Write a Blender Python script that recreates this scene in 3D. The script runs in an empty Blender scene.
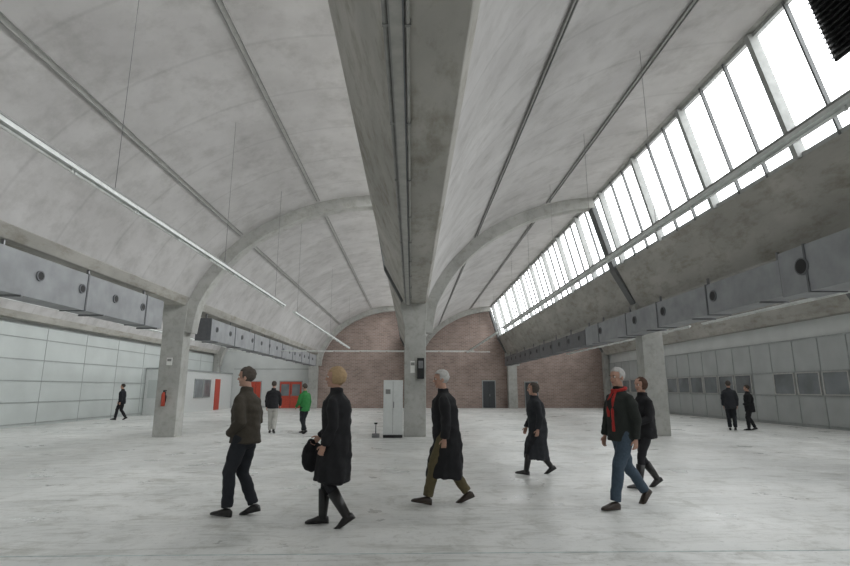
import bpy, bmesh, math, random
from mathutils import Vector, Matrix, noise
random.seed(4)
scn = bpy.context.scene
COL = scn.collection
R = math.radians

# ------------------------------------------------------------ materials
def new_mat(name):
    m = bpy.data.materials.new(name); m.use_nodes = True
    nt = m.node_tree
    return m, nt, nt.nodes, nt.links, nt.nodes['Principled BSDF']

def simple(name, col, rough=0.6, metal=0.0, nscale=8.0, namt=0.12, bump=0.0):
    m, nt, N, L, P = new_mat(name)
    tc = N.new('ShaderNodeTexCoord'); nz = N.new('ShaderNodeTexNoise')
    nz.inputs['Scale'].default_value = nscale; nz.inputs['Detail'].default_value = 6
    L.new(tc.outputs['Object'], nz.inputs['Vector'])
    cr = N.new('ShaderNodeValToRGB')
    cr.color_ramp.elements[0].position = .3; cr.color_ramp.elements[1].position = .7
    cr.color_ramp.elements[0].color = [c*(1-namt) for c in col]+[1]
    cr.color_ramp.elements[1].color = [min(1, c*(1+namt)) for c in col]+[1]
    L.new(nz.outputs['Fac'], cr.inputs['Fac']); L.new(cr.outputs['Color'], P.inputs['Base Color'])
    P.inputs['Roughness'].default_value = rough; P.inputs['Metallic'].default_value = metal
    if bump > 0:
        b = N.new('ShaderNodeBump'); b.inputs['Strength'].default_value = bump
        b.inputs['Distance'].default_value = 0.01
        L.new(nz.outputs['Fac'], b.inputs['Height']); L.new(b.outputs['Normal'], P.inputs['Normal'])
    return m

def concrete(name, dark, light, stain, s1=0.35, s2=3.0, bump=.15, stretch=(1, 1, 1), rough=.85, seams=None):
    m, nt, N, L, P = new_mat(name)
    tc = N.new('ShaderNodeTexCoord'); mp = N.new('ShaderNodeMapping')
    mp.inputs['Scale'].default_value = stretch
    L.new(tc.outputs['Object'], mp.inputs['Vector'])
    n1 = N.new('ShaderNodeTexNoise'); n1.inputs['Scale'].default_value = s1; n1.inputs['Detail'].default_value = 9
    n1.inputs['Roughness'].default_value = .62
    n2 = N.new('ShaderNodeTexNoise'); n2.inputs['Scale'].default_value = s2; n2.inputs['Detail'].default_value = 10
    n2.inputs['Roughness'].default_value = .7
    L.new(mp.outputs['Vector'], n1.inputs['Vector']); L.new(mp.outputs['Vector'], n2.inputs['Vector'])
    c1 = N.new('ShaderNodeValToRGB'); e = c1.color_ramp.elements
    e[0].position = .35; e[1].position = .65; e[0].color = [*dark, 1]; e[1].color = [*light, 1]
    L.new(n1.outputs['Fac'], c1.inputs['Fac'])
    c2 = N.new('ShaderNodeValToRGB'); e = c2.color_ramp.elements
    e[0].position = .3; e[1].position = .52; e[0].color = [*stain, 1]; e[1].color = [1, 1, 1, 1]
    L.new(n2.outputs['Fac'], c2.inputs['Fac'])
    mx = N.new('ShaderNodeMix'); mx.data_type = 'RGBA'; mx.blend_type = 'MULTIPLY'; mx.inputs['Factor'].default_value = 1
    L.new(c1.outputs['Color'], mx.inputs['A']); L.new(c2.outputs['Color'], mx.inputs['B'])
    out = mx.outputs['Result']
    if seams:
        wv = N.new('ShaderNodeTexWave'); wv.wave_type = 'BANDS'; wv.bands_direction = 'Y'
        wv.inputs['Scale'].default_value = seams; wv.inputs['Distortion'].default_value = .0
        L.new(tc.outputs['Object'], wv.inputs['Vector'])
        c3 = N.new('ShaderNodeValToRGB'); e = c3.color_ramp.elements
        e[0].position = .0; e[0].color = (.9, .9, .9, 1); e[1].position = .006; e[1].color = (1, 1, 1, 1)
        L.new(wv.outputs['Fac'], c3.inputs['Fac'])
        m2 = N.new('ShaderNodeMix'); m2.data_type = 'RGBA'; m2.blend_type = 'MULTIPLY'; m2.inputs['Factor'].default_value = 1
        L.new(out, m2.inputs['A']); L.new(c3.outputs['Color'], m2.inputs['B']); out = m2.outputs['Result']
    L.new(out, P.inputs['Base Color'])
    b = N.new('ShaderNodeBump'); b.inputs['Strength'].default_value = bump; b.inputs['Distance'].default_value = .02
    L.new(n2.outputs['Fac'], b.inputs['Height']); L.new(b.outputs['Normal'], P.inputs['Normal'])
    P.inputs['Roughness'].default_value = rough
    return m

M = {}
M['shell'] = concrete('shell_concrete', (.48, .468, .46), (.595, .583, .575), (.78, .775, .765), s1=.6, s2=1.5, seams=.17)
M['frame'] = concrete('frame_concrete', (.38, .38, .36), (.50, .50, .475), (.75, .74, .70), s1=.9, s2=4)
M['beam'] = concrete('beam_concrete', (.34, .33, .30), (.48, .465, .43), (.62, .595, .53), s1=.8, s2=3, stretch=(1, .4, 1))
M['white_wall'] = simple('painted_wall', (.60, .62, .61), .7, nscale=1.2, namt=.06)
M['panel_l'] = simple('cladding_panel', (.54, .575, .56), .6, nscale=.9, namt=.06)
M['panel_r'] = simple('partition_panel', (.42, .44, .435), .6, nscale=.9, namt=.1)
M['panel_trim'] = simple('panel_trim', (.33, .35, .345), .5)
M['duct'] = simple('galvanised_duct', (.30, .31, .32), .55, .1, nscale=2.5, namt=.15)
M['duct_dark'] = simple('duct_flange', (.15, .155, .165), .5, .3)
M['black'] = simple('black_paint', (.012, .012, .013), .6)
M['lampwhite'] = simple('lamp_enamel', (.70, .72, .70), .5)
M['tube'] = simple('fluorescent_tube', (.80, .82, .80), .2)
M['track'] = simple('track_grey', (.25, .25, .24), .6)
M['trackwhite'] = simple('track_enamel', (.50, .50, .48), .5)
M['wire'] = simple('steel_wire', (.16, .16, .16), .5)
M['tray'] = simple('tray_galvanised', (.40, .395, .37), .6)
M['mullion'] = simple('skylight_mullion', (.38, .39, .38), .6)
M['mullion_dark'] = simple('skylight_glazing_bar', (.12, .125, .125), .5)
M['red'] = simple('red_paint', (.50, .07, .04), .45)
M['cab'] = simple('cabinet_enamel', (.66, .68, .67), .4, namt=.04)
M['steel'] = simple('steel', (.25, .25, .26), .35, .7)
M['winglass'] = simple('dull_glass', (.20, .22, .23), .15, nscale=.8, namt=.35)
M['paper'] = simple('paper_sign', (.75, .75, .72), .6, namt=.03)
M['door'] = simple('dark_door', (.05, .055, .06), .5)

def glazing():
    m = bpy.data.materials.new('clear_glazing'); m.use_nodes = True
    nt = m.node_tree; N = nt.nodes; L = nt.links; N.clear()
    o = N.new('ShaderNodeOutputMaterial'); t = N.new('ShaderNodeBsdfTransparent'); g = N.new('ShaderNodeBsdfGlossy')
    g.inputs['Roughness'].default_value = .1
    mx = N.new('ShaderNodeMixShader'); mx.inputs[0].default_value = .05
    L.new(t.outputs[0], mx.inputs[1]); L.new(g.outputs[0], mx.inputs[2]); L.new(mx.outputs[0], o.inputs[0])
    return m
M['glass'] = glazing()

def brick_mat():
    m, nt, N, L, P = new_mat('brick_wall')
    tc = N.new('ShaderNodeTexCoord'); sp = N.new('ShaderNodeSeparateXYZ'); cb = N.new('ShaderNodeCombineXYZ')
    L.new(tc.outputs['Object'], sp.inputs[0]); L.new(sp.outputs['X'], cb.inputs['X']); L.new(sp.outputs['Z'], cb.inputs['Y'])
    b = N.new('ShaderNodeTexBrick'); b.inputs['Scale'].default_value = 1
    b.inputs['Brick Width'].default_value = .36; b.inputs['Row Height'].default_value = .12
    b.inputs['Mortar Size'].default_value = .013
    b.inputs['Color1'].default_value = (.37, .27, .23, 1); b.inputs['Color2'].default_value = (.265, .19, .165, 1)
    b.inputs['Mortar'].default_value = (.42, .38, .35, 1)
    L.new(cb.outputs[0], b.inputs['Vector'])
    n = N.new('ShaderNodeTexNoise'); n.inputs['Scale'].default_value = .9; n.inputs['Detail'].default_value = 8
    L.new(tc.outputs['Object'], n.inputs['Vector'])
    r = N.new('ShaderNodeValToRGB'); r.color_ramp.elements[0].position = .35; r.color_ramp.elements[1].position = .65
    r.color_ramp.elements[0].color = (.85, .85, .85, 1); r.color_ramp.elements[1].color = (1.06, 1.06, 1.06, 1)
    L.new(n.outputs['Fac'], r.inputs['Fac'])
    mx = N.new('ShaderNodeMix'); mx.data_type = 'RGBA'; mx.blend_type = 'MULTIPLY'; mx.inputs['Factor'].default_value = 1
    L.new(b.outputs['Color'], mx.inputs['A']); L.new(r.outputs['Color'], mx.inputs['B'])
    L.new(mx.outputs['Result'], P.inputs['Base Color']); P.inputs['Roughness'].default_value = .85
    return m
M['brick'] = brick_mat()

def floor_mat():
    m, nt, N, L, P = new_mat('worn_painted_floor')
    tc = N.new('ShaderNodeTexCoord')
    def nz(s, d, ro, dist=0, st=None):
        n = N.new('ShaderNodeTexNoise'); n.inputs['Scale'].default_value = s; n.inputs['Detail'].default_value = d
        n.inputs['Roughness'].default_value = ro; n.inputs['Distortion'].default_value = dist
        src = tc.outputs['Object']
        if st:
            mp = N.new('ShaderNodeMapping'); mp.inputs['Scale'].default_value = st; L.new(src, mp.inputs['Vector']); src = mp.outputs['Vector']
        L.new(src, n.inputs['Vector']); return n
    def ramp(n, p0, c0, p1, c1):
        r = N.new('ShaderNodeValToRGB'); e = r.color_ramp.elements
        e[0].position = p0; e[0].color = (*c0, 1); e[1].position = p1; e[1].color = (*c1, 1)
        L.new(n.outputs['Fac'], r.inputs['Fac']); return r
    a = ramp(nz(.35, 10, .65, .6), .35, (.58, .59, .575), .62, (.77, .775, .755))
    b = ramp(nz(2.2, 12, .75, .4), .36, (.74, .735, .71), .5, (1, 1, 1))
    c = ramp(nz(11, 8, .8), .32, (.60, .60, .585), .44, (1, 1, 1))
    d = ramp(nz(3, 10, .7, 1.5, (.25, 1.6, 1)), .38, (.78, .78, .76), .48, (1, 1, 1))
    def mul(x, y):
        k = N.new('ShaderNodeMix'); k.data_type = 'RGBA'; k.blend_type = 'MULTIPLY'; k.inputs['Factor'].default_value = 1
        L.new(x, k.inputs['A']); L.new(y, k.inputs['B']); return k.outputs['Result']
    col = mul(mul(mul(a.outputs['Color'], b.outputs['Color']), c.outputs['Color']), d.outputs['Color'])
    L.new(col, P.inputs['Base Color'])
    rr = ramp(nz(.8, 8, .6), .35, (.26,)*3, .65, (.6,)*3)
    L.new(rr.outputs['Color'], P.inputs['Roughness'])
    P.inputs['Specular IOR Level'].default_value = .45
    bp = N.new('ShaderNodeBump'); bp.inputs['Strength'].default_value = .08; bp.inputs['Distance'].default_value = .01
    L.new(c.outputs['Color'], bp.inputs['Height']); L.new(bp.outputs['Normal'], P.inputs['Normal'])
    return m
M['floor'] = floor_mat()
M['line'] = simple('worn_floor_line', (.44, .50, .49), .6, nscale=6, namt=.35)

# ------------------------------------------------------------ mesh builder
class MB:
    def __init__(s): s.bm = bmesh.new(); s.mats = []
    def mi(s, m):
        if m not in s.mats: s.mats.append(m)
        return s.mats.index(m)
    def _f(s, vs, idx, sm=False):
        try:
            f = s.bm.faces.new(vs); f.material_index = idx; f.smooth = sm
        except ValueError: pass
    def box(s, x0, x1, y0, y1, z0, z1, m):
        s.prism([(x0, z0), (x1, z0), (x1, z1), (x0, z1)], y0, y1, m)
    def prism(s, poly, y0, y1, m):
        i = s.mi(m); a = [s.bm.verts.new((p[0], y0, p[1])) for p in poly]; b = [s.bm.verts.new((p[0], y1, p[1])) for p in poly]
        n = len(poly); s._f(a, i); s._f(b[::-1], i)
        for k in range(n): s._f([a[k], b[k], b[(k+1) % n], a[(k+1) % n]], i)
    def tube(s, p0, p1, r, m, seg=10, r2=None):
        i = s.mi(m); p0 = Vector(p0); p1 = Vector(p1); d = (p1-p0).normalized()
        u = d.orthogonal().normalized(); v = d.cross(u); r2 = r if r2 is None else r2
        A = []; B = []
        for k in range(seg):
            t = 2*math.pi*k/seg; o = u*math.cos(t)+v*math.sin(t)
            A.append(s.bm.verts.new(p0+o*r)); B.append(s.bm.verts.new(p1+o*r2))
        s._f(A, i); s._f(B[::-1], i)
        for k in range(seg): s._f([A[k], B[k], B[(k+1) % seg], A[(k+1) % seg]], i, True)
    def build(s, name, parent=None, bevel=0):
        bmesh.ops.recalc_face_normals(s.bm, faces=s.bm.faces[:])
        me = bpy.data.meshes.new(name); s.bm.to_mesh(me); s.bm.free()
        for m in s.mats: me.materials.append(m)
        o = bpy.data.objects.new(name, me); COL.objects.link(o)
        if bevel:
            b = o.modifiers.new('bevel', 'BEVEL'); b.width = bevel; b.segments = 2; b.limit_method = 'ANGLE'
        if parent: o.parent = parent
        return o

# ------------------------------------------------------------ dimensions
Y0, Y1 = -8.0, 44.6
YA = 18.3
COLS = [-16.5, -8.2, 0.1, 8.4, 16.7]
PROF = [(.42, 4.62), (.6, 5.0), (.85, 5.45), (1.2, 5.95), (1.6, 6.4), (2.05, 6.82), (2.6, 7.22), (3.2, 7.56),
        (3.9, 7.9), (4.6, 8.15), (5.3, 8.33), (6.0, 8.45)]
def cat(P, n=5):
    out = []
    for i in range(len(P)-1):
        p0 = P[max(i-1, 0)]; p1 = P[i]; p2 = P[i+1]; p3 = P[min(i+2, len(P)-1)]
        for k in range(n):
            t = k/n
            out.append(tuple(.5*((2*p1[j])+(-p0[j]+p2[j])*t+(2*p0[j]-5*p1[j]+4*p2[j]-p3[j])*t*t+(-p0[j]+3*p1[j]-3*p2[j]+p3[j])*t**3) for j in (0, 1)))
    out.append(P[-1]); return out
def crest(c):
    return 1.38 if abs(c-.1) < .01 else 1.68
def prof(c): return PROF+[(8.3-crest(c+8.3)-.04, 8.51)]
SPS = {c: cat(prof(c)) for c in COLS[:-1]}
def offset(P, d):
    out = []
    for i, p in enumerate(P):
        a = P[max(i-1, 0)]; b = P[min(i+1, len(P)-1)]
        tx, tz = b[0]-a[0], b[1]-a[1]; l = math.hypot(tx, tz)
        out.append((p[0]-tz/l*d, p[1]+tx/l*d))
    return out
def WBf(c): return (-.98, 5.9) if abs(c-.1) < .01 else (-1.03, 5.86)
def WT(c): return (-crest(c), 8.46)

# floor
b = MB(); b.box(-16.7, 16.9, Y0-.2, Y1+.2, -.25, 0, M['floor']); b.build('floor')
b = MB(); b.box(-16.4, 16.5, 5.44, 5.465, 0.0, .002, M['line']); b.build('floor_marking_line')

# walls
b = MB(); b.box(-16.75, -16.5, Y0, Y1, 0, 4.9, M['white_wall'])
b.box(-16.5, -16.44, Y0, Y1, 0, 4.25, M['panel_l'])
for z in (.12, 1.0, 1.9, 2.8, 3.7, 4.25): b.box(-16.44, -16.415, Y0, Y1, z-.015, z+.015, M['panel_trim'])
y = Y0
while y < Y1: b.box(-16.44, -16.43, y-.01, y+.01, 0, 4.25, M['panel_trim']); y += 2.9
b.build('wall_left')
b = MB(); b.box(16.7, 16.95, Y0, Y1, 0, 4.9, M['white_wall']); b.box(16.62, 16.7, Y0, Y1, 0, 3.65, M['panel_r'])
for z in (.1, 1.28, 2.28, 3.65): b.box(16.59, 16.62, Y0, Y1, z-.025, z+.025, M['panel_trim'])
y = Y0
while y < Y1: b.box(16.6, 16.62, y-.02, y+.02, 0, 3.65, M['panel_trim']); y += 1.45
b.build('wall_right')
k = 0; y = Y0+1.45*12
while y < Y1-2:
    if (k % 7) not in (3,):
        b = MB(); yy0 = y+.1; yy1 = y+1.35
        b.box(16.585, 16.615, yy0, yy1, 1.34, 2.22, M['winglass'])
        for (a0, a1, z0, z1) in ((yy0-.04, yy0+.02, 1.31, 2.25), (yy1-.02, yy1+.04, 1.31, 2.25), (yy0, yy1, 1.31, 1.35), (yy0, yy1, 2.21, 2.25)):
            b.box(16.56, 16.6, a0, a1, z0, z1, M['trackwhite'])
        b.build('window_%d' % (k+1))
    k += 1; y += 1.45
def bay_poly(c, z0):
    wt = WT(c+8.3); wb = WBf(c+8.3)
    return [(c, z0), (c+8.3, z0), (c+8.3, 4.7), (c+8.3+wb[0], wb[1]), (c+8.3+wt[0], wt[1])]+[(p[0]+c, p[1]+.03) for p in SPS[c][::-1]]+[(c, 4.6)]
b = MB()
for c in COLS[:-1]: b.prism(bay_poly(c, 0), Y1, Y1+.25, M['brick'] if c > -9 else M['white_wall'])
for z in (.15, 3.2): b.box(-14.9, -8.7, Y1-.03, Y1, z-.03, z+.03, M['panel_trim'])
b.build('wall_back')
b = MB()
for c in COLS[:-1]: b.prism(bay_poly(c, 0), Y0-.25, Y0, M['white_wall'])
b.build('wall_front')

# shells (ceiling)
b = MB()
for c in COLS[:-1]:
    SP = SPS[c]
    lo = [(p[0]+c, p[1]) for p in SP]; up = [(p[0]+c, p[1]) for p in offset(SP, .12)]
    i = b.mi(M['shell']); ys = [Y0, Y1]; g = {}
    for yi, yy in enumerate(ys):
        g[yi] = ([b.bm.verts.new((p[0], yy, p[1])) for p in lo], [b.bm.verts.new((p[0], yy, p[1])) for p in up])
    n = len(lo)
    for j in range(n-1):
        for s in (0, 1):
            b._f([g[0][s][j], g[0][s][j+1], g[1][s][j+1], g[1][s][j]], i, True)
    b._f([g[0][0][-1], g[0][1][-1], g[1][1][-1], g[1][0][-1]], i); b._f([g[0][0][0], g[0][1][0], g[1][1][0], g[1][0][0]], i)
b.build('ceiling')

# longitudinal valley beams
for c in COLS:
    mid_ = abs(c-.1) < .01
    zb = 4.5 if mid_ else 4.4
    BEAM = [(-.35, zb), (.36, zb), (.45, 4.66), (.4, 5.3), (-.75, 6.0), (-1.08 if mid_ else -1.06, 5.88)]
    b = MB(); b.prism([(p[0]+c, p[1]) for p in BEAM], Y0, Y1, M['beam'])
    b.build('concrete_valley_beam', bevel=.02)
for c in COLS[1:]:
    q = crest(c)
    b = MB(); b.prism([(c-q-.1, 8.5), (c-q+.08, 8.44), (c-q+.1, 8.8), (c-q-.15, 8.8)], Y0, Y1, M['frame']); b.build('concrete_crest_beam')

# portal frames
def rib(b, c, ya, yb, m):
    P = cat([(.22, 3.5), (.3, 4.1)]+prof(c), 4)
    Q = offset(P, -.40)
    Q = [(max(q[0], .34), q[1]) for q in Q]
    i = b.mi(m); Pn = offset(P, .03)
    A = [b.bm.verts.new((p[0]+c, ya, p[1])) for p in Pn]; B = [b.bm.verts.new((p[0]+c, ya, p[1])) for p in Q]
    C = [b.bm.verts.new((p[0]+c, yb, p[1])) for p in Pn]; D = [b.bm.verts.new((p[0]+c, yb, p[1])) for p in Q]
    n = len(P)
    for j in range(n-1):
        b._f([A[j], A[j+1], B[j+1], B[j]], i); b._f([C[j], D[j], D[j+1], C[j+1]], i)
        b._f([B[j], B[j+1], D[j+1], D[j]], i, True); b._f([A[j], C[j], C[j+1], A[j+1]], i, True)
    b._f([A[-1], C[-1], D[-1], B[-1]], i); b._f([A[0], B[0], D[0], C[0]], i)
for Y in (YA, Y1-.45):
    for c in COLS:
        b = MB(); m = M['frame']; d = .29
        inner = c in COLS[1:-1]
        if inner:
            b.prism([(c-.36, 0), (c+.38, 0), (c+.38, 3.6), (c+.43, 4.5), (c+.3, 4.75), (c-.3, 4.75), (c-.53, 4.45), (c-.36, 3.7)], Y-d, Y+d, m)
        elif c < 0: b.box(c+.09, c+.5, Y-d, Y+d, 0, 4.7, m)
        else: b.box(c-.5, c-.12, Y-d, Y+d, 0, 4.7, m)
        if c < 16: rib(b, c, Y-d*.85, Y+d*.85, m)
        if c > -16:
            q = crest(c)
            b.prism([(c-.45, 4.5), (c-1.12, 5.75), (c-q-.17, 8.3), (c-q, 8.45), (c-.95, 5.85), (c-.2, 4.6)], Y-.2, Y+.2, M['mullion_dark'])
        b.build('concrete_portal_frame', bevel=.02)

# skylight windows
for wi, c in enumerate(COLS[1:]):
    wt = WT(c); WB = WBf(c); inn = -.02 if wi == 1 else -.12
    def wpt(c, t, off=0):
        dx, dz = wt[0]-WB[0], wt[1]-WB[1]; l = math.hypot(dx, dz)
        return (c+WB[0]+dx*t+dz/l*off, WB[1]+dz*t-dx/l*off)
    b = MB()
    def bar(t0, t1, ya, yb, o0, o1, m):
        b.prism([wpt(c, t0, o0), wpt(c, t1, o0), wpt(c, t1, o1), wpt(c, t0, o1)], ya, yb, m)
    bar(0, .03, Y0, Y1, -.02, .1, M['mullion']); bar(.975, 1, Y0, Y1, -.02, .1, M['mullion'])
    bar(.2, .212, Y0, Y1, -.02, .03, M['mullion_dark'])
    yy = 17.4-2.8*9
    while yy < Y1:
        if yy > Y0: bar(0, 1, yy-.06, yy+.06, inn, .08, M['mullion'])
        for q in (1, 2):
            y2 = yy+2.8*q/3
            if Y0 < y2 < Y1: bar(0, 1, y2-.02, y2+.02, max(-.04, inn), .04, M['mullion_dark'])
        yy += 2.8
    i = b.mi(M['glass']); a0 = wpt(c, .02, .02); a1 = wpt(c, .98, .02)
    vs = [b.bm.verts.new(p) for p in ((a0[0], Y0, a0[1]), (a1[0], Y0, a1[1]), (a1[0], Y1, a1[1]), (a0[0], Y1, a0[1]))]
    b._f(vs, i)
    if wi == 2:
        for q in range(16):
            t = .42+q*.036
            b.prism([wpt(c, t, -.14), wpt(c, t+.034, -.04), wpt(c, t+.038, -.06), wpt(c, t+.004, -.16)], 6.3, 7.55, M['black'])
        bar(.41, .99, 6.25, 7.6, -.06, -.02, M['black'])
    b.build('window_skylight_%d' % (wi+1))
    ld = bpy.data.lights.new('skylight_portal', 'AREA'); ld.shape = 'RECTANGLE'; ld.size = Y1-Y0; ld.size_y = 2.6
    ld.cycles.is_portal = True
    lo = bpy.data.objects.new('skylight_portal', ld); COL.objects.link(lo)
    mid = wpt(c, .5, .12); dx, dz = wt[0]-WB[0], wt[1]-WB[1]; l = math.hypot(dx, dz)
    zax = Vector((dz/l, 0, -dx/l)); yax = Vector((dx/l, 0, dz/l)); xax = yax.cross(zax)
    mt = Matrix((xax, yax, zax)).transposed().to_4x4(); mt.translation = Vector((mid[0], (Y0+Y1)/2, mid[1]))
    lo.matrix_world = mt

# longitudinal tracks on shells
SP = SPS[COLS[0]]
def prof_at(x):
    for i in range(len(SP)-1):
        if SP[i][0] <= x <= SP[i+1][0]:
            t = (x-SP[i][0])/(SP[i+1][0]-SP[i][0]); z = SP[i][1]+t*(SP[i+1][1]-SP[i][1])
            tx, tz = SP[i+1][0]-SP[i][0], SP[i+1][1]-SP[i][1]; l = math.hypot(tx, tz); return z, tx/l, tz/l
    return 8.5, 1, 0
for c in COLS[:-1]:
    for rx in (2.15, 4.8):
        z, tx, tz = prof_at(rx)
        def q(a, n): return (c+rx+tx*a+tz*n, z+tz*a-tx*n)
        for (ya, yb) in ((Y0+.2, YA-.5), (YA+.5, Y1-1)):
            b = MB()
            b.prism([q(-.06, -.02), q(.06, -.02), q(.06, .012), q(-.06, .012)], ya, yb, M['trackwhite'])
            b.prism([q(-.06, .0), q(-.04, .0), q(-.04, .04), q(-.06, .04)], ya, yb, M['track'])
            b.prism([q(.04, .0), q(.06, .0), q(.06, .04), q(.04, .04)], ya, yb, M['track'])
            b.build('ceiling_cable_track')

# suspended fluorescent battens
def batten(x, ya, yb, z, w=.1, wstart=2.0, wstep=9.0):
    b = MB()
    b.box(x-w/2, x+w/2, ya, yb, z, z+.07, M['lampwhite'])
    b.box(x-w/2-.006, x-w/2, ya, yb, z+.055, z+.085, M['track'])
    b.box(x+w/2, x+w/2+.006, ya, yb, z+.055, z+.085, M['track'])
    yy = ya+.05
    while yy < yb-.3:
        e = min(yy+1.5, yb-.05)
        b.tube((x, yy+.03, z-.03), (x, e-.03, z-.03), .019, M['tube'], 8)
        b.box(x-.02, x+.02, yy, yy+.04, z-.05, z, M['lampwhite']); b.box(x-.02, x+.02, e-.04, e, z-.05, z, M['lampwhite'])
        yy = e+.03
    c = max(k for k in COLS if k < x); zz = prof_at(x-c)[0]
    yy = ya+wstart
    while yy < yb:
        b.tube((x, yy, z+.05), (x, yy, zz+.03), .0045, M['wire'], 5); yy += wstep
    b.build('fluorescent_lamp_row')
batten(-4.3, -6, 17.4, 4.28, .11, 13.2, 4.5); batten(-4.3, 18.9, 36, 4.28, .11, .5, 8)
batten(4.45, -6, 25, 4.42, .14, 15, 3.4); batten(4.45, 27, 42, 4.42, .1, 1, 6)
batten(12.5, -6, 22, 4.3); batten(12.5, 23, 42, 4.3); batten(-12.4, -6, 20, 4.3); batten(-12.4, 22, 42, 4.3)
b = MB(); b.box(-10.5, 3.6, 30, 30.08, 3.68, 3.72, M['lampwhite'])
x = -10.4
while x < 3.3:
    b.tube((x, 30.04, 3.65), (x+1.4, 30.04, 3.65), .014, M['tube'], 8); x += 1.5
for x in (-8.2, -4.3, .1, 3.4): b.tube((x, 30.04, 3.7), (x, 30.04, 4.52 if abs(x+4.05) > 4 else 4.3), .005, M['wire'], 5)
b.build('fluorescent_lamp_row')
# conduits under centre beam
b = MB()
b.box(-.19, -.09, Y0, YA-.4, 4.43, 4.5, M['tray']); b.tube((-.23, Y0, 4.47), (-.23, YA-.4, 4.47), .022, M['track']); b.tube((-.05, Y0, 4.47), (-.05, YA-.4, 4.47), .022, M['tray'])
b.box(-.205, -.19, Y0, YA-.4, 4.42, 4.5, M['track']); b.box(-.09, -.075, Y0, YA-.4, 4.42, 4.5, M['duct_dark'])
y = Y0+.5
while y < YA-.6: b.box(-.255, -.02, y, y+.03, 4.44, 4.5, M['track']); y += 1.6
b.build('cable_tray')

# ------------------------------------------------------------ ducts
def duct(xa, xb, ya, yb, z0, z1, face, hole_r, holes, mat, seg=2.7):
    b = MB(); b.box(xa, xb, ya, yb, z0, z1, mat)
    y = ya
    while y <= yb+.01:
        b.box(xa-.02, xb+.02, y-.02, y+.02, z0-.02, z1+.02, M['duct_dark']); y += seg
    fx = xb if face > 0 else xa
    for y in holes:
        b.tube((fx-.01*face, y, (z0+z1)/2+.05), (fx+.03*face, y, (z0+z1)/2+.05), hole_r+.025, M['duct_dark'], 20)
        b.tube((fx, y, (z0+z1)/2+.05), (fx+.032*face, y, (z0+z1)/2+.05), hole_r, M['black'], 20)
    y = ya+.7; wx = xa+.06 if face > 0 else xb-.06
    while y < yb:
        b.box(wx-.03, wx+.03, y-.02, y+.02, z1, 4.45, M['steel'])
        b.box(xa-.04, xb+.04, y-.02, y+.02, z0-.04, z0, M['steel']); y += 2.7
    b.build('ventilation_duct')
duct(-7.98, -7.45, -7, 15.6, 3.31, 4.14, 1, .08, [y*1.35+.9 for y in range(0, 11)], M['duct'])
duct(-7.98, -7.45, 19.4, 41, 3.33, 4.12, 1, .08, [20+y*1.5 for y in range(0, 14)], M['duct'])
duct(7.4, 7.95, 10.0, 17.7, 3.38, 4.12, -1, .11, [12.4, 15.0, 17.0], M['duct'])
duct(7.4, 7.95, 17.72, 22, 3.38, 4.12, -1, .11, [20.2], M['duct'])
duct(7.3, 7.97, -7, 9.9, 3.32, 4.2, -1, .14, [2, 5, 7.4, 9.3], M['duct'])
duct(7.45, 7.95, 22.2, 42, 3.4, 4.05, -1, .1, [23+y*1.6 for y in range(0, 12)], M['duct_dark'])

# ------------------------------------------------------------ furniture / details
b = MB(); b.box(-.93, -.30, 17.55, 18.05, .1, 1.85, M['cab'])
b.box(-.91, -.32, 17.535, 17.55, .14, 1.81, M['cab']); b.box(-.62, -.61, 17.53, 17.536, .14, 1.81, M['track'])
b.box(-.60, -.575, 17.5, 17.535, .95, 1.15, M['steel']); b.box(-.93, -.30, 17.6, 18.0, .0, .1, M['black'])
b.box(-.86, -.70, 17.528, 17.536, 1.4, 1.55, M['track']); b.build('electrical_cabinet', bevel=.008)
b = MB(); b.box(-1.3, -1.06, 17.7, 17.95, 0, .12, M['steel']); b.tube((-1.18, 17.82, .12), (-1.18, 17.82, .42), .02, M['steel']); b.box(-1.23, -1.13, 17.78, 17.86, .42, .47, M['black']); b.build('floor_socket_post')
b = MB(); b.box(.18, .42, 17.91, 18.01, 1.9, 2.6, M['black']); b.box(.22, .38, 17.89, 17.91, 2.25, 2.5, M['steel']); b.build('switch_box', bevel=.01)
b = MB(); b.box(-.05, .1, 17.985, 18.01, 2.1, 2.5, M['paper']); b.box(-.04, .09, 17.98, 17.985, 2.35, 2.45, M['track']); b.build('wall_sign')
b = MB(); b.box(-8.3, -8.12, 17.985, 18.01, 2.35, 2.6, M['paper']); b.box(-8.28, -8.14, 17.98, 17.985, 2.48, 2.56, M['track']); b.build('wall_sign')
def extinguisher(x, y):
    b = MB(); b.tube((x, y, 1.0), (x, y, 1.4), .065, M['red'], 14); b.tube((x, y, 1.4), (x, y, 1.46), .065, M['red'], 14, .03)
    b.tube((x, y, 1.46), (x, y, 1.52), .025, M['black']); b.box(x-.02, x+.09, y-.015, y+.015, 1.5, 1.525, M['black'])
    b.tube((x+.06, y-.02, 1.48), (x+.1, y-.03, 1.15), .012, M['black']); b.box(x-.05, x+.05, y+.06, y+.11, 1.1, 1.35, M['steel'])
    b.build('fire_extinguisher')
extinguisher(-8.25, 17.9)

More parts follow.
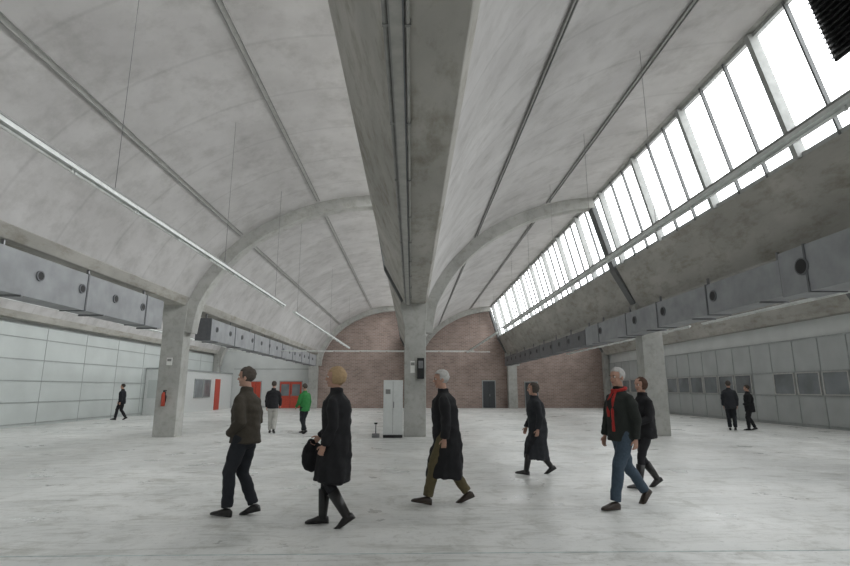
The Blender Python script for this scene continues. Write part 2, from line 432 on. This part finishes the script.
# office partition at left back
b = MB(); b.box(-16.4, -15.0, 33, 44.5, 0, 2.75, M['cab']); b.box(-16.4, -14.94, 32.95, 44.5, 2.75, 2.85, M['panel_trim'])
for (a, d_) in ((37.0, 38.3), (38.5, 39.8)):
    b.box(-15.0, -14.97, a, d_, 1.0, 2.2, M['winglass']); 
    for (p0, p1, z0, z1) in ((a-.06, a, .95, 2.25), (d_, d_+.06, .95, 2.25), (a, d_, .94, 1.0), (a, d_, 2.2, 2.26)): b.box(-15, -14.95, p0, p1, z0, z1, M['panel_trim'])
b.box(-15.0, -14.96, 40.8, 41.8, 0, 2.3, M['red'])
b.box(-16.2, -15.4, 32.96, 33.0, 1.0, 2.1, M['panel_l'])
b.build('site_office_partition')
def door(name, x0, x1, zt, m, glass):
    b = MB(); b.box(x0-.08, x1+.08, Y1-.04, Y1-.001, 0.005, zt+.08, M['panel_trim']); b.box(x0, x1, Y1-.08, Y1-.04, 0.01, zt, m)
    xm = (x0+x1)/2; b.box(xm-.01, xm+.01, Y1-.09, Y1-.075, 0.01, zt, M['black'])
    if glass:
        b.box(x0+.12, xm-.12, Y1-.09, Y1-.08, 1.0, zt-.2, M['winglass']); b.box(xm+.12, x1-.12, Y1-.09, Y1-.08, 1.0, zt-.2, M['winglass'])
    b.box(xm+.04, xm+.08, Y1-.13, Y1-.08, .95, 1.15, M['steel']); b.build(name)
door('door_1', -11.0, -9.2, 2.15, M['red'], True)
door('door_2', -13.4, -12.6, 2.15, M['red'], False)
door('door_3', 6.0, 7.0, 2.2, M['door'], False)
door('door_4', 9.6, 10.6, 2.1, M['door'], False)

# ------------------------------------------------------------ people
def cloth(name, col, rough=.9):
    return simple(name, col, rough, nscale=40, namt=.13, bump=.12)
SK = simple('skin', (.46, .27, .20), .55, nscale=20, namt=.06)
EYEW = simple('eye_white', (.7, .68, .65), .3); IRIS = simple('iris', (.03, .025, .02), .2)
LIP = simple('lips', (.32, .12, .10), .5); BROW = simple('brow', (.12, .09, .06), .8)

def tubef(bm, pts, rad, ref=Vector((0, 1, 0)), seg=14, cap=.5):
    pts = [Vector(p) for p in pts]; rad = [(r, r) if not isinstance(r, tuple) else r for r in rad]
    rings = []; n = len(pts)
    def ring(c, t, ra, rb):
        s = (ref-t*ref.dot(t)); s = s.normalized() if s.length > 1e-4 else t.orthogonal().normalized()
        u = t.cross(s); return [bm.verts.new(c+s*ra*math.cos(2*math.pi*k/seg)+u*rb*math.sin(2*math.pi*k/seg)) for k in range(seg)]
    T = []
    for i in range(n): T.append((pts[min(i+1, n-1)]-pts[max(i-1, 0)]).normalized())
    r0 = rad[0]; r1 = rad[-1]
    rings.append(ring(pts[0]-T[0]*max(r0)*cap*.7, T[0], r0[0]*.6, r0[1]*.6))
    for i in range(n): rings.append(ring(pts[i], T[i], *rad[i]))
    rings.append(ring(pts[-1]+T[-1]*max(r1)*cap*.7, T[-1], r1[0]*.6, r1[1]*.6))
    bm.faces.new(rings[0][::-1]); bm.faces.new(rings[-1])
    for a, c in zip(rings, rings[1:]):
        for k in range(seg): bm.faces.new([a[k], a[(k+1) % seg], c[(k+1) % seg], c[k]])
def ell(bm, c, r, seg=16, rot=None):
    mt = Matrix.Translation(Vector(c)) @ (rot.to_4x4() if rot else Matrix.Identity(4)) @ Matrix.Diagonal((*r, 1))
    bmesh.ops.create_uvsphere(bm, u_segments=seg, v_segments=max(8, seg*3//4), radius=1, matrix=mt)
def remesh(bm, vox, smooth=3):
    bmesh.ops.recalc_face_normals(bm, faces=bm.faces[:])
    me = bpy.data.meshes.new('tmp'); bm.to_mesh(me); bm.free()
    o = bpy.data.objects.new('tmp', me); COL.objects.link(o)
    r = o.modifiers.new('r', 'REMESH'); r.mode = 'VOXEL'; r.voxel_size = vox
    if smooth:
        s = o.modifiers.new('s', 'SMOOTH'); s.iterations = smooth; s.factor = .5
    dg = bpy.context.evaluated_depsgraph_get(); dg.update()
    out = bpy.data.meshes.new_from_object(o.evaluated_get(dg)); bpy.data.objects.remove(o); return out
def wrinkle(me, amp, fr, seed, z0=-9, z1=9):
    me.update(); ns = [v.normal.copy() for v in me.vertices]
    for v, n in zip(me.vertices, ns):
        p = v.co; k = noise.noise(Vector((p.x*fr[0], p.y*fr[1], p.z*fr[2]))+Vector((seed, 0, 0)))
        v.co = p+n*amp*k*(1 if z0 < p.z < z1 else .3)

def person(name, loc, heading, H, front=.15, back=.15, front_is_left=True, fp=-8, bp=25, lean=.03,
           arms=((5, 15, 0, False), (-5, 15, 0, False)), hem=.82, top=None, bottom=None, shoes=None, hair=None,
           hstyle='short', hyaw=0, hpitch=0, female=False, scarf=None, boots=False, vox=.013, bag=False, seed=1.0, hand_bag_hand=0, bulk=1.0):
    s = H/1.8; L1, L2 = .445, .43; w = .95 if female else 1.04
    parts = []
    def ankle_z(p): p = R(p); return max(-.06*math.sin(p)+.085*math.cos(p), .13*math.sin(p)+.085*math.cos(p))
    fy = 1 if front_is_left else -1
    legs = [(front, fy, fp), (-back, -fy, bp)]
    hz = min(ankle_z(p)+math.sqrt((.992*(L1+L2))**2-x*x) for x, _, p in legs); hz = min(hz, .94)
    def tx(z): return lean*(z)
    bt = bmesh.new(); bs = bmesh.new(); kxs = []
    for x, sd, p in legs:
        hip = Vector((0, sd*.092*w, hz)); az = ankle_z(p); an = Vector((x, sd*.085, az))
        d = an-hip; l = min(d.length, L1+L2-.002); a = math.acos(max(-1, min(1, (L1*L1+l*l-L2*L2)/(2*L1*l))))
        dn = d.normalized(); fw = Vector((1, 0, 0)); fw = (fw-dn*fw.dot(dn)).normalized()
        kn = hip+dn*L1*math.cos(a)+fw*L1*math.sin(a); kxs.append(kn.x)
        if boots: rr = [.09*w, .082*w, .064, .06, .054, .045]
        else: rr = [(.094*w, .108), (.09*w, .102), .079, .076, .072, .067]
        tubef(bt, [hip+Vector((0, 0, .04)), hip.lerp(kn, .5), kn, kn.lerp(an, .3)+Vector((-.012, 0, 0)), kn.lerp(an, .7), an+(kn-an)*.05], rr, seg=16, cap=.1)
        pr = R(p); cp, sp_ = math.cos(pr), math.sin(pr)
        def T(q): return Vector((an.x+q[0]*cp+q[2]*sp_, an.y+q[1]+0, max(.002, an.z-q[0]*sp_+q[2]*cp)))
        rings = []
        for (fx, fw_, fh) in ((-.072, .018, .03), (-.066, .03, .075), (-.03, .038, .10), (.03, .041, .098), (.08, .047, .078), (.13, .05, .058), (.18, .043, .044), (.208, .024, .03), (.216, .008, .015)):
            ring = []
            for k in range(16):
                t = 2*math.pi*k/16; cy = math.cos(t); cz = math.sin(t)
                cy = math.copysign(abs(cy)**.7, cy); cz = math.copysign(abs(cz)**.8, cz)
                ring.append(bs.verts.new(T((fx, fw_*cy, -.085+fh/2+fh/2*cz))))
            rings.append(ring)
        bs.faces.new(rings[0][::-1]); bs.faces.new(rings[-1])
        for A, C in zip(rings, rings[1:]):
            for k in range(16): bs.faces.new([A[k], A[(k+1) % 16], C[(k+1) % 16], C[k]])
        if boots: tubef(bs, [T((0, 0, -.03)), an.lerp(kn, .25), an.lerp(kn, .7)], [.048, .058, .071], seg=14, cap=.1)
    tubef(bt, [(0, 0, hz-.09), (0, 0, hz), (tx(.1), 0, hz+.12)], [(.13*w, .115), (.17*w, .125), (.15*w, .11)], seg=18)
    me = remesh(bt, vox, 3); wrinkle(me, .010, (8, 8, 14), seed); parts.append((me, bottom))
    bmesh.ops.recalc_face_normals(bs, faces=bs.faces[:]); me = bpy.data.meshes.new('t'); bs.to_mesh(me); bs.free(); parts.append((me, shoes))
    bc = bmesh.new(); B = bulk
    Rg = [(.60, .068, .07), (.565, .10, .092), (.53, .155, .112), (.47, .185, .138*B), (.35, .188, .157*B), (.2, .172, .152*B), (.08, .174, .152*B), (-.02, .185, .158*B), (-.12, .19, .162*B)]
    pts = []; rad = []
    hemr = hem-hz
    for z, a, d in Rg:
        if z > hemr+.02: pts.append((tx(z), 0, hz+z)); rad.append((a*w, d))
    if hemr < -.2:
        kf = max(kxs)+.09; kb = min(min(kxs)-.085, -back*.8)
        for k in range(1, 6):
            f = k/5; z = -.12+(hemr+.12)*f
            g = f**.75; xf = .162*B*(1-g)+max(.19, kf+.02)*g; xb = -.162*B*(1-g)+min(-.19, kb*.95)*g
            pts.append(((xf+xb)/2, 0, hz+z)); rad.append((.195*w+.03*f, (xf-xb)/2))
    else:
        pts.append((0, 0, hem)); rad.append((.192*w, .162*B))
    tubef(bc, pts[::-1], rad[::-1], seg=26, cap=.06)
    hands = []
    for sd, (a, e, inn, pocket) in zip((1, -1), arms):
        S = Vector((tx(.5), sd*.178*w, hz+.475)); a1 = R(a); a2 = R(a+e)
        d1 = Vector((math.sin(a1), sd*.15, -math.cos(a1))).normalized(); d2 = Vector((math.sin(a2), -sd*inn, -math.cos(a2))).normalized()
        E = S+d1*.275; W = E+d2*.24
        tubef(bc, [Vector((tx(.5), sd*.10, hz+.505)), S+Vector((0, -sd*.012, .0)), S.lerp(E, .3), S.lerp(E, .7), E, E.lerp(W, .5), W], [(.05, .06), .068*w, .074*w, .07*w, .067*w, .062*w, .054*w], ref=Vector((1, 0, 0)), seg=14, cap=.1)
        if not pocket: hands.append((sd, W, d2))
    tubef(bc, [(tx(.55)+.0, 0, hz+.56), (tx(.6)-.005, 0, hz+.635)], [(.088, .088), (.076, .08)], seg=18, cap=.05)
    me = remesh(bc, vox, 4)
    if hem < .6: wrinkle(me, .03, (11, 11, 2.2), seed, -9, hz+.1)
    wrinkle(me, .015, (8, 8, 11), seed+5); wrinkle(me, .004, (20, 20, 24), seed+9); parts.append((me, top))
    for sd, W, d in hands:
        bh = bmesh.new(); n = Vector((0, -sd, 0)); n = (n-d*n.dot(d)).normalized(); wv = d.cross(n)
        if wv.x < 0: wv = -wv
        tubef(bh, [W-d*.03, W+d*.02, W+d*.06, W+d*.1], [(.024, .02), (.028, .018), (.036, .014), (.036, .012)], ref=wv, seg=12, cap=.2)
        for o_, ln in ((.028, .068), (.0095, .077), (-.0095, .07), (-.028, .055)):
            p = W+d*.092+wv*o_; q = [p]; ang = R(18)
            for k in range(3):
                dd = d*math.cos(ang)+n*math.sin(ang); q.append(q[-1]+dd*ln*(.45, .32, .25)[k]); ang += R(28 if not bag else 45)
            tubef(bh, q, [.009, .0085, .0078, .007], ref=wv, seg=8, cap=.6)
        p = W+d*.035+wv*.024; q = [p, p+(d*.6+wv*.7+n*.2).normalized()*.04, p+(d*.6+wv*.7+n*.2).normalized()*.04+(d*.9+wv*.25+n*.3).normalized()*.032]
        tubef(bh, q, [.012, .0105, .009], ref=n, seg=8, cap=.6)
        parts.append((remesh(bh, .0055, 1), SK))
    hc = Vector((tx(.7)+.015, 0, hz+.762)); rot = Matrix.Rotation(R(hyaw), 4, 'Z') @ Matrix.Rotation(R(hpitch), 4, 'Y')
    HM = Matrix.Translation(hc) @ rot @ Matrix.Scale(1.05, 4)
    bh = bmesh.new()
    ell(bh, (-.002, 0, .03), (.098, .077, .09), 24); ell(bh, (.024, 0, -.04), (.068, .058, .078), 20); ell(bh, (.066, 0, -.094), (.024, .027, .02), 12)
    tubef(bh, [(.086, 0, .012), (.10, 0, -.01), (.108, 0, -.03)], [.009, .012, .015], seg=10, cap=.6)
    ell(bh, (.084, 0, .026), (.016, .05, .01), 12)
    for q in (1, -1):
        ell(bh, (-.008, q*.078, -.012), (.02, .009, .032), 12); ell(bh, (.066, q*.035, -.035), (.02, .02, .02), 10)
    tubef(bh, [(.0, 0, -.06), (-.012, 0, -.12), (-.022, 0, -.21)], [.054, .052, .056], seg=16, cap=.1)
    me = remesh(bh, .0065, 2); me.transform(HM); parts.append((me, SK))
    for (cs, rr, m) in (((.081, .032, .004), (.012, .015, .009), EYEW), ((.0905, .032, .004), (.005, .007, .007), IRIS), ((.093, .032, .026), (.007, .02, .004), BROW)):
        be = bmesh.new()
        for q in (1, -1): ell(be, (cs[0], cs[1]*q, cs[2]), rr, 10)
        me = bpy.data.meshes.new('t'); be.to_mesh(me); be.free(); me.transform(HM); parts.append((me, m))
    be = bmesh.new(); ell(be, (.088, 0, -.060), (.009, .023, .004), 10); ell(be, (.087, 0, -.067), (.009, .019, .005), 10)
    me = bpy.data.meshes.new('t'); be.to_mesh(me); be.free(); me.transform(HM); parts.append((me, LIP))
    be = bmesh.new()
    if hstyle == 'short': c0, r0, zlow, fz, fx = (-.010, 0, .034), (.104, .086, .1), -.055, .075, .03
    elif hstyle == 'thin': c0, r0, zlow, fz, fx = (-.012, 0, .032), (.1, .084, .095), -.05, .09, .015
    else: c0, r0, zlow, fz, fx = (-.018, 0, .014), (.112, .095, .115), -.105, .065, .032
    bmesh.ops.create_uvsphere(be, u_segments=48, v_segments=36, radius=1)
    for v in be.verts:
        p = Vector((v.co.x*r0[0]+c0[0], v.co.y*r0[1]+c0[1], v.co.z*r0[2]+c0[2]))
        k = 1+.07*noise.noise(v.co*3.5+Vector((seed, 2, 1)))+.03*noise.noise(Vector((v.co.x*14, v.co.y*14, v.co.z*4)))
        p = Vector((p.x*k, p.y*k, p.z*k))
        lim = fx-(.035 if p.z < -.01 and hstyle in ('short', 'thin') else 0)
        if p.x > lim and p.z < fz: f = min(1, (p.x-lim)/.012)*min(1, (fz-p.z)/.012); p = p.lerp(Vector((p.x*.62, p.y*.7, p.z)), f)
        if p.z < zlow and hstyle in ('short', 'thin'): f = min(1, (zlow-p.z)/.012); p = p.lerp(Vector((p.x*.4, p.y*.4, max(p.z, -.08)+.03)), f)
        v.co = p
    me = bpy.data.meshes.new('t'); be.to_mesh(me); be.free(); me.transform(HM); parts.append((me, hair))
    if scarf:
        be = bmesh.new()
        ring = [(tx(.56)+.088*math.cos(t)+.002, .088*math.sin(t), hz+.60-.02*math.cos(t)) for t in [2*math.pi*k/14 for k in range(15)]]
        tubef(be, ring, [.024]*15, ref=Vector((0, 0, 1)), seg=10)
        for q, ln in ((.035, .05), (-.03, .24)):
            tubef(be, [(tx(.5)+.09, q, hz+.57), (tx(.45)+.154, q*1.1, hz+.46), (tx(.3)+.176, q*1.2, hz+.32), (tx(.1)+.174, q*1.2, hz+ln)], [(.022, .014), (.028, .014), (.029, .012), (.028, .01)], seg=12, cap=.1)
        me = remesh(be, .008, 2); wrinkle(me, .005, (30, 30, 20), seed); parts.append((me, scarf))
    fm = bmesh.new(); mats = []
    for me, m in parts:
        if m not in mats: mats.append(m)
        i0 = len(fm.faces); fm.from_mesh(me); fm.faces.ensure_lookup_table()
        for f in fm.faces[i0:]: f.material_index = mats.index(m); f.smooth = True
        bpy.data.meshes.remove(me)
    me = bpy.data.meshes.new(name); fm.to_mesh(me); fm.free()
    for m in mats: me.materials.append(m)
    o = bpy.data.objects.new(name, me); COL.objects.link(o)
    o.location = loc; o.rotation_euler = (0, 0, R(heading)); o.scale = (s, s, s)
    if bag:
        sd, W, d = hands[hand_bag_hand]; g = W+d*.10
        be = bmesh.new()
        tubef(be, [g+Vector((.02, 0, .02)), g+Vector((.04, 0, -.05)), g+Vector((.05, 0, -.17)), g+Vector((.04, 0, -.3)), g+Vector((.02, 0, -.35))], [(.035, .04), (.05, .085), (.06, .12), (.05, .09), (.03, .04)], seg=18)
        tubef(be, [g+Vector((.0, 0, .02)), g+Vector((-.05, 0, -.08)), g+Vector((-.08, 0, -.24))], [(.02, .03), (.03, .05), (.02, .03)], seg=12)
        m2 = remesh(be, .01, 3); wrinkle(m2, .025, (14, 14, 10), 3.3); m2.materials.clear(); m2.materials.append(top)
        for pl in m2.polygons: pl.use_smooth = True
        ob = bpy.data.objects.new('folded_shawl', m2); COL.objects.link(ob); ob.parent = o
    return o

BLK = cloth('black_wool', (.010, .010, .012)); BLK2 = cloth('black_fabric', (.014, .014, .017)); CHAR = cloth('charcoal_wool', (.022, .024, .029))
BRN = cloth('olive_brown_jacket', (.048, .040, .029)); DJ = cloth('dark_denim', (.013, .015, .020)); JEAN = cloth('blue_denim', (.05, .075, .105))
OLV = cloth('khaki_trousers', (.11, .09, .045)); GRN = cloth('green_jacket', (.03, .20, .05)); WHT = cloth('light_trousers', (.45, .44, .41))
DGR = cloth('dark_green_jacket', (.018, .022, .019)); RED = cloth('red_scarf', (.40, .03, .025))
SHB = simple('black_leather', (.012, .011, .011), .35); SHN = simple('brown_leather', (.035, .024, .017), .4)
HW = cloth('white_hair', (.50, .49, .47)); HG = cloth('grey_brown_hair', (.075, .062, .052)); HBL = cloth('blond_hair', (.40, .28, .16)); HRD = cloth('auburn_hair', (.08, .04, .025)); HD = cloth('dark_hair', (.03, .022, .016))

person('man_in_brown_jacket', (-2.14, 7.02, 0), 168, 1.81, .14, .13, True, -4, 14, .03, ((-12, 62, .30, True), (-12, 62, .30, True)), .88, BRN, DJ, SHB, HG, 'short', 8, 0, seed=1.2, bulk=1.2)
person('woman_in_black_coat', (-.90, 6.5, 0), 172, 1.80, .16, .17, False, 2, 34, .03, ((-6, 30, .05, False), (16, 30, .0, False)), .50, BLK, BLK2, SHB, HBL, 'bob', 10, 0, female=True, boots=True, bag=True, hand_bag_hand=1, seed=2.2, bulk=1.15)
person('man_in_long_coat', (.50, 7.66, 0), 178, 1.82, .27, .29, True, -10, 22, .08, ((-6, 12, .03, False), (0, 14, .05, False)), .35, BLK, OLV, SHN, HW, 'short', 6, 3, seed=3.2, bulk=1.2)
person('woman_in_long_coat', (2.38, 10.14, 0), 182, 1.68, .28, .28, True, -8, 28, .06, ((-8, 20, .02, False), (8, 16, .0, False)), .30, CHAR, BLK2, SHB, HG, 'bob', 0, 5, female=True, boots=True, seed=4.2, bulk=1.2)
person('man_with_red_scarf', (2.92, 7.41, 0), 200, 1.85, .27, .40, True, -2, 42, .0, ((-10, 14, .05, False), (6, 14, .05, False)), .84, DGR, JEAN, SHN, HW, 'short', 4, 0, scarf=RED, seed=5.2, bulk=1.17)
person('woman_in_black_jacket', (3.84, 8.75, 0), 190, 1.74, .25, .20, True, -6, 28, .02, ((10, 60, .2, True), (-2, 58, .25, True)), .80, BLK, BLK2, SHB, HRD, 'bob', 12, 5, female=True, boots=True, seed=6.2, bulk=1.1)
person('man_in_dark_jacket', (-15.0, 28.0, 0), 190, 1.80, .22, .22, True, -6, 26, .03, ((-10, 20, 0, False), (12, 20, 0, False)), .80, DJ, BLK2, SHB, HD, 'short', 0, 0, seed=7.2, vox=.018, bulk=1.1)
person('man_in_light_trousers', (-5.03, 19.5, 0), 95, 1.82, .12, .12, True, -4, 20, .02, ((-5, 20, 0, False), (10, 30, 0, False)), .86, BLK2, WHT, SHB, HG, 'thin', 0, 0, seed=8.2, vox=.018)
person('man_in_green_jacket', (-3.84, 19.3, 0), 140, 1.72, .16, .2, False, -4, 26, .05, ((10, 35, .1, False), (-5, 20, 0, False)), .82, GRN, DJ, SHB, HG, 'short', 0, 5, seed=9.2, vox=.018, bulk=1.1)
person('man_in_grey_jacket', (12.35, 20.4, 0), 60, 1.84, .08, .10, True, 0, 12, .02, ((0, 15, 0, False), (0, 15, 0, False)), .80, CHAR, DJ, SHB, HG, 'short', 10, 0, seed=10.2, vox=.018, bulk=1.2)
person('woman_in_dark_jacket', (13.1, 20.4, 0), 150, 1.68, .10, .12, True, 0, 14, .02, ((0, 60, .2, True), (0, 60, .2, True)), .74, BLK, BLK2, SHB, HD, 'short', 0, 5, female=True, seed=11.2, vox=.018, bulk=1.2)

# ------------------------------------------------------------ world, camera
w = bpy.data.worlds.new('overcast_sky'); scn.world = w; w.use_nodes = True
bg = w.node_tree.nodes['Background']; bg.inputs['Color'].default_value = (.965, .99, 1, 1); bg.inputs['Strength'].default_value = 5.1
cam = bpy.data.cameras.new('camera'); co = bpy.data.objects.new('camera', cam); COL.objects.link(co)
cam.sensor_width = 36; cam.lens = 22.02; cam.clip_end = 200
co.location = (0, 0, 1.56); co.rotation_euler = (R(90+11.52), 0, R(-1.43))
scn.camera = co
scn.view_settings.view_transform = 'Standard'; scn.view_settings.look = 'None'
